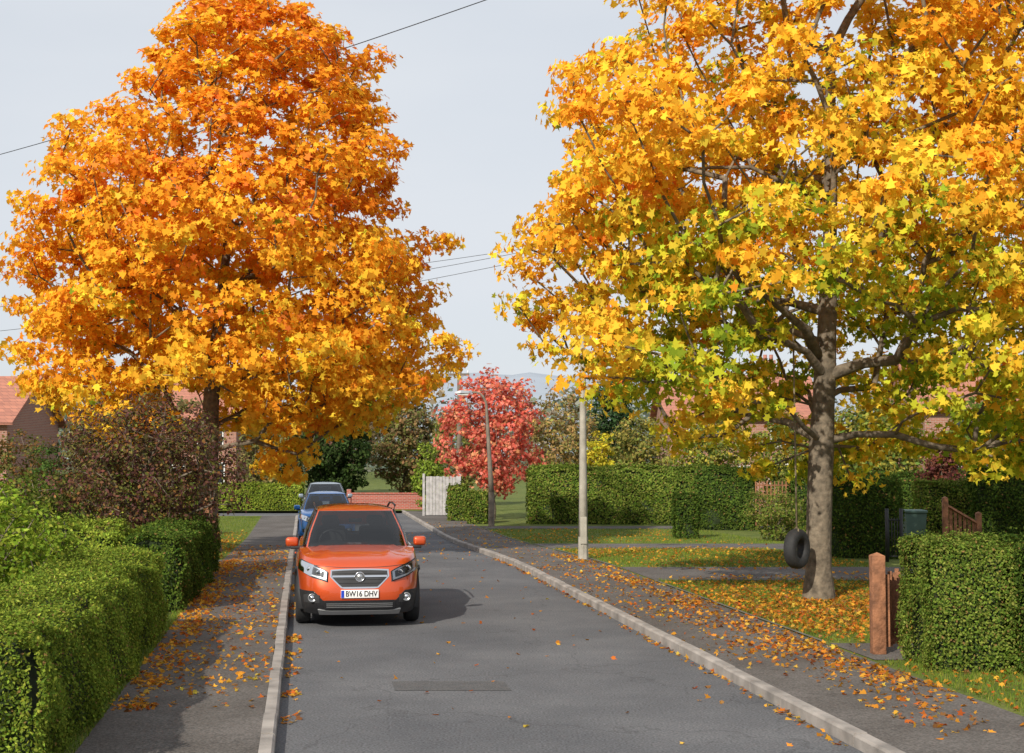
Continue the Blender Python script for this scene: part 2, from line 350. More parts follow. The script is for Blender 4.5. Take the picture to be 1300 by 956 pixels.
fallen([(6.46,11,17.6,26.2,4200,.13,.6),(6.46,9.5,18.5,24,2400,.13,0),(6.46,12,29.3,37,1900,.13,.7),(6.46,16,26.2,29.3,420,.11,.3),(4.7,6.4,15,30,1100,.105,.5),(5.7,6.4,14,34,2000,.105,.3),(5.2,6.4,12,20,900,.105,.4),(6.46,8,12,16.1,260,.13,0),
 (4.45,4.58,12,34,260,.004,0),(-1.77,-.34,14,40,2000,.105,.5),(-1.77,-1.35,13,32,1900,.105,.14),(-1.77,-.34,13,34,350,.105,0),(-.22,-.02,13,34,700,.004,.12),(-4.5,-1.8,31,48,2200,.13,.6),(.1,4.4,12,50,170,.004,0),(-.2,4.5,33,50,200,.004,0),(6.46,13,40.5,50,700,.13,.6),(4.7,6.4,30,55,350,.105,0)])
# ---------------------------------------------------------------- hedges
GH=[(.12,.18,.026),(.165,.22,.034),(.08,.13,.02),(.21,.235,.05)]
GD=[(.07,.115,.02),(.10,.145,.024),(.045,.08,.016)]
GY=[(.22,.285,.035),(.275,.32,.045),(.15,.21,.028)]
def hedge(name,p0,p1,width,h,seed,cols=GH,dens=1500,ls=.05,zo=.1,lump=.05,w=None):
    rng=np.random.default_rng(seed); e=empty(name)
    p0=np.array(p0,float);p1=np.array(p1,float); d=p1-p0; L_=np.linalg.norm(d); d/=L_; nrm=np.array([-d[1],d[0]])
    hw=width/2
    def bumpf(s,t,u): return lump*(np.sin(s*2.3+seed+u)+.7*np.sin(s*5.1+t*3.7+seed)+.6*np.sin(t*4.3+s*1.1+u*2))
    A=[L_*h,L_*h,L_*width,width*h,width*h]; tot=sum(A); n=int(tot*dens); f=rng.choice(5,n,p=np.array(A)/tot)
    s=rng.random(n)*L_; t=rng.uniform(-1,1,n); u=rng.random(n)**.9
    s=np.where(f==3,0,np.where(f==4,L_,s)); t=np.where(f==0,-1,np.where(f==1,1,t)); u=np.where(f==2,1,u)
    def surf(s,t,u):
        z=u*h; off=t*hw*(1-.10*u**3) ; 
        edge=np.clip((np.abs(t)-.75)/.25,0,1)*(u>.97); z=z-.09*edge**2
        topc=np.clip((u-.88)/.12,0,1)*(np.abs(t)>.98); off=off*(1-.10*topc**2)
        z=z+bumpf(s,t,0)*.8*(u>.9); off=off+np.sign(t)*bumpf(s,u*2,1.3)*(np.abs(t)>.9)
        return off,z
    off,z=surf(s,t,u); jit=rng.normal(size=n)*.024-.01
    nx=np.zeros((n,3)); nx[:,:2]=np.where((f==0)[:,None],-nrm,np.where((f==1)[:,None],nrm,np.where((f==3)[:,None],-d,np.where((f==4)[:,None],d,0*nrm)))); nx[:,2]=(f==2)
    ends=bumpf(t*2,u*2,2.)*np.where(f==3,-1,np.where(f==4,1,0))
    s=s+ends
    X=p0[0]+d[0]*s+nrm[0]*off; Y=p0[1]+d[1]*s+nrm[1]*off
    pos=np.stack([X,Y,zg(Y)+zo+z],1)+nx*jit[:,None]
    k=int(L_*width*110); ss=rng.random(k)*L_; tt=rng.uniform(-1,1,k); o2,z2=surf(ss,tt,np.ones(k)); X2=p0[0]+d[0]*ss+nrm[0]*o2; Y2=p0[1]+d[1]*ss+nrm[1]*o2
    pos2=np.stack([X2,Y2,zg(Y2)+zo+z2+rng.random(k)**2*.14],1)
    nn=nx*1.0+rng.normal(size=(n,3))*.6+np.array([0,0,.35]); pos=np.vstack([pos,pos2]); nn=np.vstack([nn,rng.normal(size=(k,3))])
    c=pick(rng,len(pos),cols,w or [1]*len(cols),.2)
    pn=.5+.5*np.sin(pos[:,0]*1.7+pos[:,2]*2.1+seed)*np.sin(pos[:,1]*1.3+seed*2); c=c*(.78+.4*pn[:,None])
    br=rng.random(len(pos))<.03*(.3+pn); c[br]=np.array([.26,.16,.06])
    leaves('leaves',pos,nn,ls*rng.uniform(.7,1.4,len(pos)),c,RHOMB,M['hleaf'],e,rng)
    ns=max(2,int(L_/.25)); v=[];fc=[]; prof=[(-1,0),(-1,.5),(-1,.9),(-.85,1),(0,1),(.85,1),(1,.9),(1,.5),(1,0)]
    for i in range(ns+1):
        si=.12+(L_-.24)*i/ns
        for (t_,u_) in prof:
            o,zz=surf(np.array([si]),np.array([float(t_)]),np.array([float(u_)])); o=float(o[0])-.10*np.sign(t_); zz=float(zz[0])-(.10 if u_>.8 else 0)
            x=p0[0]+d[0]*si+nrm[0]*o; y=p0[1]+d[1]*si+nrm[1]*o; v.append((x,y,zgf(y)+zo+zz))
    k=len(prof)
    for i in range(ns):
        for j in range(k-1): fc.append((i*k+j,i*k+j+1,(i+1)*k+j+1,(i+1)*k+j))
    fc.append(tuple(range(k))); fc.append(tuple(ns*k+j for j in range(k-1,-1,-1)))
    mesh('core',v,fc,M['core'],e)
    return e
def hroad(a,D0,D1): return (AX(a,D0),D0),(AX(a,D1),D1)
hedge('hedge',*hroad(-2.42,10.0,18.7),1.15,1.04,1,GY+GH[:1],4600,.030,lump=.05)
hedge('hedge',*hroad(-2.22,21.0,28.6),.95,1.10,2,GD+GH[:1],2600,.04)
hedge('hedge',(-6.9,21.6),(-5.85,21.6),1.2,1.3,3,GY,2200,.045,lump=.09)
hedge('hedge',(4.48,15.9),(5.35,15.9),1.35,1.40,4,GH,4200,.034,lump=.045)
hedge('hedge',(5.4,15.6),(9.5,15.6),1.5,1.36,14,GD+GH[:1],3400,.036,lump=.045)
hedge('hedge',(WX(672,54),54.5),(WX(890,54),54),1.2,2.15,5,GH,800,.085,lump=.06)
hedge('hedge',(WX(888,50),50.5),(WX(957,50),50),1.4,2.1,6,GD,800,.08,lump=.07)
hedge('hedge',(WX(858,44),44.5),(WX(886,44),44.5),.9,1.35,7,GD,1000,.07)
hedge('hedge',(WX(1060,32),33),(WX(1148,32),32.6),1.4,1.78,8,GD,1300,.06)
hedge('hedge',(WX(1168,38),38.5),(WX(1236,38),38.2),1.2,1.75,9,GH,1100,.065)
hedge('hedge',(WX(1244,36),36.5),(WX(1400,36),35),1.4,2.4,10,GD,1000,.065)
hedge('hedge',(WX(1010,46),47),(WX(1300,46),46),1.2,2.0,22,GD,700,.08)
hedge('hedge',(-14.2,67.3),(-9.9,67.3),1.2,1.2,11,GY,700,.09)
hedge('hedge',(-30,66.9),(-14.4,67.3),1.2,1.6,15,GH,350,.12)
hedge('hedge',(WX(568,56),57),(WX(592,56),57),1.0,1.35,12,GH,700,.09)
hedge('hedge',(WX(594,54),54.5),(WX(618,54),54.5),1.0,1.15,13,GH,700,.09)
hedge('hedge',(-16,36),(-10.6,36.5),1.0,1.1,16,GH,600,.08)
# ---------------------------------------------------------------- shrubs and other trees
def shrub(name,px,D,w,z0,z1,cols,wts,seed,ncl=60,lpc=70,ls=.09,clr=.28,T=RHOMB,dep=.9,pw=.5,expo=.42,mind=.2,tip=.008,ttop=.3,minbr=.15,mat='leaf',jit=.2):
    cx=WX(px,D); b=zgf(D)+.1
    return make_tree(name,cx,D,ell(cx,w/2,b+z0,b+z1,pw),dep,ncl,lpc,ls,palette(cols,wts,jit),seed,tip=tip,clr=clr,T=T,ttop=ttop,expo=expo,mind=mind,minbr=minbr,mat=mat,bz=b)
PU=[(.13,.06,.055),(.19,.09,.06),(.10,.085,.035),(.27,.14,.05),(.18,.18,.045)]
shrub('purple_leaf_shrub',190,26.5,3.9,.5,3.35,PU,[3,2,2,1.2,1.8],31,ncl=225,lpc=78,ls=.078,clr=.34,mind=.27,expo=.5,pw=.42)
shrub('garden_shrub',5,17.2,1.7,0,1.8,[(.26,.34,.035),(.18,.28,.03),(.34,.38,.06)],[2,2,1],32,ncl=90,lpc=65,ls=.07,clr=.25)
shrub('garden_shrub',58,19.2,1.3,0,1.45,[(.24,.33,.035),(.16,.24,.03),(.32,.36,.06)],[2,2,1],33,ncl=70,lpc=60,ls=.07,clr=.25)
shrub('garden_shrub',15,27,3.2,0,1.9,[(.11,.16,.025),(.15,.20,.035),(.18,.17,.045)],[2,2,1],34,ncl=100,lpc=60,ls=.09)
shrub('conifer_shrub',63,33,1.0,0,2.6,[(.07,.13,.035),(.10,.17,.04)],[1,1],35,ncl=90,lpc=60,ls=.07,clr=.18,pw=.35)
shrub('garden_shrub',100,40,3,0,1.9,[(.20,.22,.04),(.13,.17,.03)],[1,1],36,ncl=80,lpc=50,ls=.11)
shrub('garden_shrub',20,50,4.2,0,3.3,[(.18,.15,.05),(.13,.15,.04),(.26,.13,.05)],[1,1,1],57,ncl=120,lpc=50,ls=.14,clr=.4)
shrub('garden_shrub',215,46,3,0,1.6,[(.24,.18,.04),(.12,.15,.03)],[1,1],37,ncl=70,lpc=50,ls=.11)
RM=[(.74,.17,.12),(.80,.26,.18),(.62,.11,.08),(.76,.36,.18)]
shrub('red_maple_tree',626,57.5,5.0,1.0,6.0,RM,[3,3,1.2,1.5],38,ncl=200,lpc=36,ls=.17,clr=.44,T=MAPLE,minbr=.7,pw=.5,mind=.36,tip=.010,expo=.5)
shrub('conifer_tree',425,74,4.6,.2,5.3,[(.045,.075,.025),(.065,.105,.03)],[1,1],39,ncl=200,lpc=55,ls=.21,clr=.45,pw=.4,mind=.3)
shrub('broadleaf_tree',515,78,4.8,.4,6.4,[(.24,.17,.08),(.18,.20,.06),(.33,.20,.09)],[2,2,1],40,ncl=190,lpc=45,ls=.22,clr=.5,mind=.35)
shrub('broadleaf_tree',425,95,6.5,1,9.8,[(.22,.11,.08),(.16,.10,.07),(.28,.18,.09)],[2,2,1],41,ncl=190,lpc=45,ls=.28,clr=.6,mind=.4)
shrub('broadleaf_tree',715,70,4.4,.5,5.7,[(.36,.24,.10),(.28,.26,.08),(.44,.30,.10)],[2,2,1],42,ncl=130,lpc=40,ls=.19,clr=.42,mind=.35)
shrub('conifer_tree',778,82,3.0,.5,7.2,[(.045,.09,.035),(.065,.12,.045)],[1,1],43,ncl=180,lpc=55,ls=.2,clr=.4,pw=.4,mind=.3)
shrub('yellow_shrub',760,60,1.7,.6,3.6,[(.66,.54,.05),(.46,.48,.05)],[2,1],44,ncl=70,lpc=50,ls=.14)
shrub('broadleaf_tree',812,64,3.2,.5,4.5,[(.36,.30,.08),(.22,.24,.06)],[1,1],45,ncl=120,lpc=45,ls=.17,clr=.4,mind=.35)
shrub('broadleaf_tree',905,60,4.0,.5,4.5,[(.16,.22,.05),(.32,.31,.06),(.46,.37,.06)],[2,2,1],46,ncl=150,lpc=45,ls=.17,clr=.4,mind=.35)
shrub('broadleaf_tree',1000,57,3.6,.5,4.3,[(.14,.20,.045),(.26,.27,.055),(.34,.28,.05)],[2,2,1],58,ncl=140,lpc=45,ls=.16,clr=.4,mind=.33)
shrub('broadleaf_tree',1110,56,4.6,.5,4.9,[(.15,.21,.05),(.32,.31,.06),(.42,.32,.06)],[2,2,1],47,ncl=190,lpc=45,ls=.2,clr=.5,mind=.38)
shrub('copper_shrub',1193,42,1.5,.6,3.2,[(.14,.05,.045),(.22,.08,.05)],[1,1],48,ncl=70,lpc=55,ls=.12)
shrub('broadleaf_tree',1270,50,5,.5,5.2,[(.12,.18,.035),(.24,.26,.05)],[1,1],49,ncl=180,lpc=45,ls=.18,clr=.5,mind=.35)
shrub('garden_shrub',985,43,2.2,0,1.5,[(.15,.21,.035),(.25,.25,.06)],[1,1],50,ncl=70,lpc=55,ls=.09)
shrub('garden_shrub',1030,49,3.2,0,2.6,[(.13,.18,.035),(.25,.26,.06)],[1,1],51,ncl=90,lpc=55,ls=.12)
shrub('garden_shrub',545,66,1.9,.0,3.2,[(.30,.38,.06),(.20,.28,.04)],[1,1],52,ncl=70,lpc=50,ls=.15)
shrub('broadleaf_tree',580,72,3.6,.5,4.9,[(.27,.22,.08),(.22,.25,.06)],[1,1],53,ncl=120,lpc=45,ls=.19,clr=.4)
shrub('broadleaf_tree',240,83,9,.5,6.2,[(.21,.19,.08),(.28,.21,.09),(.16,.18,.06)],[1,1,1],54,ncl=230,lpc=45,ls=.28,clr=.6,mind=.4)
shrub('broadleaf_tree',150,74,6,.5,5.2,[(.21,.21,.08),(.30,.23,.09)],[1,1],55,ncl=170,lpc=45,ls=.27,clr=.6,mind=.4)
shrub('broadleaf_tree',350,72,4,.3,4.3,[(.26,.21,.08),(.18,.20,.06)],[1,1],56,ncl=130,lpc=45,ls=.2,clr=.45)
# distant woodland
r=np.random.default_rng(9); n=42000; nb=260
bx=r.uniform(-110,120,nb); by=r.uniform(125,230,nb); bh=r.uniform(7,12.0,nb); bw=r.uniform(3,6,nb); tone=r.choice(4,nb)
i=r.integers(0,nb,n); o=norm(r.normal(size=(n,3)))*(r.random((n,1))**.3)
pos=np.stack([bx[i]+o[:,0]*bw[i],by[i]+o[:,1]*bw[i],bh[i]*.5+o[:,2]*bh[i]*.5],1)
tc=np.array([(.20,.20,.16),(.17,.22,.18),(.27,.22,.16),(.22,.25,.18)])  # olive and brown tones with distance haze mixed into the colour
leaves('background_trees',pos,o+r.normal(size=(n,3))*.5,r.uniform(.5,1.0,n),tc[tone[i]]*(1+.2*r.normal(size=(n,1))),RHOMB,M['hleaf'],None,r)
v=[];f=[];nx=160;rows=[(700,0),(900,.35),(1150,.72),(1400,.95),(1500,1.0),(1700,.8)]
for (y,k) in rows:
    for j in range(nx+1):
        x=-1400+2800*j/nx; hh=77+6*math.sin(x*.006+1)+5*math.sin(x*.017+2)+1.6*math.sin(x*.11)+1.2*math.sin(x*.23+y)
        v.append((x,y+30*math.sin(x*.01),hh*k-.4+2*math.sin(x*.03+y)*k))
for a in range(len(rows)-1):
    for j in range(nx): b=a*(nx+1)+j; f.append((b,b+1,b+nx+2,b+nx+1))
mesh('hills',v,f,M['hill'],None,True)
# ---------------------------------------------------------------- houses, walls, fences
def house(name,x0,x1,y0,y1,eave,ridge,axis='x',rot=0):
    g=zgf(y0)+.1; e=empty(name,((x0+x1)/2,(y0+y1)/2,g),rot); w=(x1-x0)/2; d=(y1-y0)/2
    if axis=='x': gv=[(-w,-d,0),(w,-d,0),(w,d,0),(-w,d,0),(-w,-d,eave),(w,-d,eave),(w,d,eave),(-w,d,eave),(-w,0,ridge-.08),(w,0,ridge-.08)]; gf=[(0,1,5,4),(2,3,7,6),(1,2,6,9,5),(3,0,4,8,7)]
    else: gv=[(-w,-d,0),(w,-d,0),(w,d,0),(-w,d,0),(-w,-d,eave),(w,-d,eave),(w,d,eave),(-w,d,eave),(0,-d,ridge-.08),(0,d,ridge-.08)]; gf=[(0,1,5,8,4),(2,3,7,9,6),(1,2,6,5),(3,0,4,7)]
    mesh('walls',gv,gf,M['brick'],e)
    ov=.35; th=.12
    if axis=='x': sl=(ridge-eave)/d; A=[(-w-ov,-d-ov,eave-sl*ov),(w+ov,-d-ov,eave-sl*ov),(w+ov,0,ridge),(-w-ov,0,ridge),(w+ov,d+ov,eave-sl*ov),(-w-ov,d+ov,eave-sl*ov)]
    else: sl=(ridge-eave)/w; A=[(-w-ov,-d-ov,eave-sl*ov),(-w-ov,d+ov,eave-sl*ov),(0,d+ov,ridge),(0,-d-ov,ridge),(w+ov,d+ov,eave-sl*ov),(w+ov,-d-ov,eave-sl*ov)]
    B=[(p[0],p[1],p[2]+th) for p in A]
    q=[(0,1,2,3),(3,2,4,5)]; F2=[tuple(k+6 for k in t) for t in q]+[t[::-1] for t in q]+[(0,1,7,6),(4,5,11,10),(1,2,8,7),(2,4,10,8),(5,3,9,11),(3,0,6,9)]
    mesh('roof',A+B,F2,M['tile'],e)
    def win(cx,z,ww,hh):
        box('window_frame',cx-ww/2,cx+ww/2,-d-.05,-d-.003,z,z+hh,M['white'],e)
        for k in range(2): box('window_pane',cx-ww/2+.07+k*(ww/2-.035),cx-ww/2+.07+k*(ww/2-.035)+ww/2-.105,-d-.062,-d-.052,z+.07,z+hh-.07,M['winglass'],e)
        box('window_sill',cx-ww/2-.06,cx+ww/2+.06,-d-.12,-d-.003,z-.08,z-.003,M['conc'],e)
    for cx in (-w*.55,w*.55):
        win(cx,.95,1.7,1.2)
        if eave>4: win(cx,eave-1.6,1.5,1.1)
    box('door',-.45,.45,-d-.06,-d-.003,0,2.05,M['white'],e); box('door_glass',-.25,.25,-d-.075,-d-.062,1.2,1.8,M['winglass'],e)
    cx=w*.5 if axis=='x' else .0
    box('chimney',cx-.35,cx+.35,-.3,.3,ridge-.5,ridge+.9,M['brick'],e)
    for k in (-.16,.16): tube('chimney_pot',[(cx+k,0,ridge+.9),(cx+k,0,ridge+1.2)],.1,M['tile'],e,10)
    return e
house('brick_house',-33,-22.0,62,69,4.1,6.1,'x')
house('brick_house',-22,-15.5,80,87,4.6,6.7,'x')
house('brick_house',8.0,15.5,72,79,4.6,6.7,'x')
house('brick_house',18,27,62,69,4.7,7.0,'x')
e=empty('brick_wall',(0,0,zgf(70))); x0,x1=WX(446,68),WX(532,68)
box('wall',x0,x1,68,68.22,.05,.82,M['wallbrick'],e); box('coping',x0-.03,x1+.03,67.96,68.26,.823,.89,M['wallbrick'],e)
for x in (x0,x1): box('pier',x-.19 if x==x0 else x+.004,x-.004 if x==x0 else x+.19,67.93,68.29,.05,1.05,M['wallbrick'],e)
e=empty('wooden_fence',(0,0,zgf(60)+.1))
for i in range(10):
    x=WX(541,61)+i*.142; box('board',x,x+.13,61+.02*(i%2),61.025+.02*(i%2),.03,1.68+.02*math.sin(i*3),M['greywood'],e)
for x in (WX(540,61)-.06,WX(582,61)+.06): box('fence_post',x-.05,x+.05,60.95,61.08,0,1.8,M['greywood'],e)
e=empty('trellis_fence',(0,0,zgf(47)+.1)); x0,x1=WX(958,47),WX(1022,47)
for i in range(14):
    x=x0+(x1-x0-.04)*i/13; box('slat',x,x+.035,47,47.02,.3,1.75,M['wood'],e)
for k in range(5): box('rail',x0,x1,47.022,47.04,.4+.3*k,.44+.3*k,M['wood'],e)
def gatepost(p,x,y,h,w=.075,mat='wood'):
    box('post',x-w,x+w,y-w,y+w,0,h,M[mat],p,.008)
    v=[(x-w,y-w,h),(x+w,y-w,h),(x+w,y+w,h),(x-w,y+w,h),(x,y,h+.04)]; 
    mesh('post_cap',v,[(0,1,4),(1,2,4),(2,3,4),(3,0,4)],M[mat],p)
e=empty('wooden_gate',(0,0,.1)); gatepost(e,WX(1111,16.7),16.7,1.14,.078)
for i in range(6):
    x=4.365+i*.06; y=16.72+i*.12; box('picket',x,x+.045,y,y+.02,.08,.92+.03*math.sin(i*2),M['wood'],e)
for z in (.22,.70): mesh('rail',[(4.35,16.75,z),(4.38,16.80,z),(4.72,17.44,z),(4.70,17.40,z),(4.35,16.75,z+.08),(4.38,16.80,z+.08),(4.72,17.44,z+.08),(4.70,17.40,z+.08)],[(0,3,2,1),(4,5,6,7),(0,1,5,4),(1,2,6,5),(2,3,7,6),(3,0,4,7)],M['wood'],e)
e=empty('wooden_gate',(0,0,zgf(33)+.1)); xa=WX(1198,33); xb=WX(1240,33)
gatepost(e,xa,33,1.35,.06); gatepost(e,xb,33,1.0,.06)
for i in range(6):
    x=xa+.1+i*.105; box('picket',x,x+.07,33,33.02,.1,1.15-.07*i,M['wood'],e)
tube('brace',[(xa,32.97,1.2),(xb,32.97,.75)],.035,M['wood'],e,4,False); box('rail',xa+.062,xb-.062,33.022,33.05,.25,.33,M['wood'],e)
e=empty('metal_gate',(0,0,zgf(31)+.1)); xa=WX(1124,31); xb=WX(1142,31)
for x in (xa,xb): tube('post',[(x,31,0),(x,31,1.15)],.04,M['black'],e,8)
for i in range(4): tube('bar',[(xa+(xb-xa)*(i+.7)/5,31,.1),(xa+(xb-xa)*(i+.7)/5,31,.95)],.01,M['black'],e,6)
for z in (.12,.9): tube('rail',[(xa,31,z),(xb,31,z)],.014,M['black'],e,6)
e=empty('wooden_gate',(0,0,zgf(31)+.1)); 
gatepost(e,WX(266,31.8),31.8,1.35,.09); gatepost(e,WX(246,32.2),32.2,1.1,.05)
for i in range(3): box('rail',WX(246,32.2)+.055,WX(266,31.8)-.095,31.98,32.02,.35+.28*i,.47+.28*i,M['wood'],e)
e=empty('wheelie_bin',(WX(1158,34),34,zgf(34)+.1)); e.scale=(.85,.85,1)
v=[(-.22,-.22,.06),(.22,-.22,.06),(.22,.22,.06),(-.22,.22,.06),(-.29,-.29,.98),(.29,-.29,.98),(.29,.33,.98),(-.29,.33,.98)]
mesh('bin_body',v,[(0,3,2,1),(0,1,5,4),(1,2,6,5),(2,3,7,6),(3,0,4,7),(4,5,6,7)],M['binmat'],e)
box('lid',-.31,.31,-.33,.33,.985,1.06,M['binmat'],e,.025); tube('handle',[(-.25,.38,1.0),(.25,.38,1.0)],.018,M['black'],e)
for x in (-.25,.25): tube('wheel',[(x-.03,.24,.1),(x+.03,.24,.1)],.1,M['rubber'],e,14)
# ---------------------------------------------------------------- street furniture
def lamp(name,px,D,h,side=-1,r0=.12,r1=.07,arm=.95,mat='conc',bh=1.25,lean=0):
    g=zgf(D)+.1; e=empty(name,(WX(px,D),D,g)); mt=M[mat]
    tube('base',[(0,0,-.05),(0,0,bh)],[r0*1.35,r0*1.25],mt,e,8,False)
    pts=[(0,0,bh)]+[(-lean*t*side*-1,0,bh+(h-.65-bh)*t) for t in (.25,.5,.75,1)]; rr=[r0*1.2,r0,r0*.9,r0*.8,r1]
    z=h-.65; x0=pts[-1][0]
    for k in range(1,8):
        a=k/7*math.pi*.47; pts.append((x0+side*(arm*.75)*(1-math.cos(a)),0,z+.6*math.sin(a))); rr.append(r1*(1-.04*k))
    pts.append((x0+side*arm,0,z+.6)); rr.append(r1*.65); tube('column',pts,rr,mt,e,8)
    x=x0+side*arm; z=z+.57
    v=[];f=[]
    L_=[(-.02,.05,.05),(.1,.12,.09),(.4,.13,.1),(.62,.07,.05)]
    for (s,wd,ht) in L_: v+=[(x+side*s,-wd,z),(x+side*s,wd,z),(x+side*s,wd*.6,z+ht),(x+side*s,-wd*.6,z+ht)]
    for k in range(3):
        for j in range(4): q=(j+1)%4; f.append((4*k+j,4*k+q,4*k+4+q,4*k+4+j))
    f+=[(0,1,2,3),(15,14,13,12)]; mesh('lantern_housing',v,f,M['silver'],e)
    v2=[(x+side*.08,-.1,z-.004),(x+side*.08,.1,z-.004),(x+side*.55,.08,z-.004),(x+side*.55,-.08,z-.004),(x+side*.15,-.06,z-.09),(x+side*.15,.06,z-.09),(x+side*.5,.05,z-.07),(x+side*.5,-.05,z-.07)]
    mesh('lantern_bowl',v2,[(0,1,2,3),(4,7,6,5),(0,4,5,1),(1,5,6,2),(2,6,7,3),(3,7,4,0)],M['white'],e)
    box('access_door',-.07,.07,-r0*1.35-.012,-r0*1.2,.35,.95,mt,e)
    return e
lamp('street_lamp',624,52,4.95,-1,.085,.05,.55,'oldconc',1.25,.18)
lamp('street_lamp',740,32,5.6,-1,.088,.06,.95,'conc',.5)
def upole(px,D,h):
    g=zgf(D)+.1; e=empty('utility_pole',(WX(px,D),D,g)); tube('pole',[(0,0,-.1),(0,0,h)],[.13,.09],M['polewood'],e,12)
    box('crossarm',-.45,.45,-.14,-.095,h-.5,h-.4,M['polewood'],e)
    for x in (-.38,.38): tube('insulator',[(x,-.12,h-.4),(x,-.12,h-.28)],.03,M['white'],e,8)
    return e
upole(583,63,6.6); upole(-80,45,11.2)
def wire(p,q,sag,r=.012):
    pts=[]
    for i in range(25):
        t=i/24; pts.append(tuple(p[k]*(1-t)+q[k]*t-(sag*4*t*(1-t) if k==2 else 0) for k in range(3)))
    tube('overhead_wire',pts,r,M['black'],None,5)
def wp(px,py,D): return (WX(px,D),D,WZ(py,D))
wire(wp(-80,213,45),wp(1000,-150,28),.3,.012)
for k,(y0,y1) in enumerate([(395,150),(430,140),(452,160)]): wire(wp(-100,y0,58),wp(1500,y1-20*k,50),1.1,.010)
wire(wp(583,468,63),wp(-100,440,60),.6,.011)
e=empty('tyre_swing',(WX(1010,22.2),22.2,.95))
def torus(name,R,r,mat,parent,loc=(0,0,0),axis='y',k=36,m=14,sq=1.0,rz=0):
    v=[];f=[]
    for i in range(k):
        a=2*math.pi*i/k
        for j in range(m):
            b=2*math.pi*j/m; rr=R+r*math.copysign(abs(math.cos(b))**.7,math.cos(b)); h=r*sq*math.copysign(abs(math.sin(b))**.7,math.sin(b))
            p=(rr*math.cos(a),h,rr*math.sin(a)) if axis=='y' else ((h,rr*math.cos(a),rr*math.sin(a)) if axis=='x' else (rr*math.cos(a),rr*math.sin(a),h))
            v.append(p)
    for i in range(k):
        for j in range(m): f.append((i*m+j,((i+1)%k)*m+j,((i+1)%k)*m+(j+1)%m,i*m+(j+1)%m))
    o=mesh(name,v,f,mat,parent,True); o.location=loc; o.rotation_euler=(0,0,rz); return o
torus('tyre',.225,.085,M['rubber'],e,axis='y',sq=1.15,rz=.9)
tube('rope',[(0,0,.29),(-.01,0,1.5),(-.02,.02,3.55)],.014,M['rope'],e,8)
tube('rope_loop',[(0,-.1,.2),(0,-.11,.31),(0,0,.34),(0,.11,.31),(0,.1,.2)],.014,M['rope'],e,8)
tube('swing_limb',[(4.9,22.8,4.0),(4.65,22.45,4.4),(4.4,22.15,4.52),(4.0,21.7,4.75),(3.5,21.2,5.0)],[.10,.08,.06,.045,.02],M['bark'],e,10).location=(-WX(1010,22.2),-22.2,-.95)
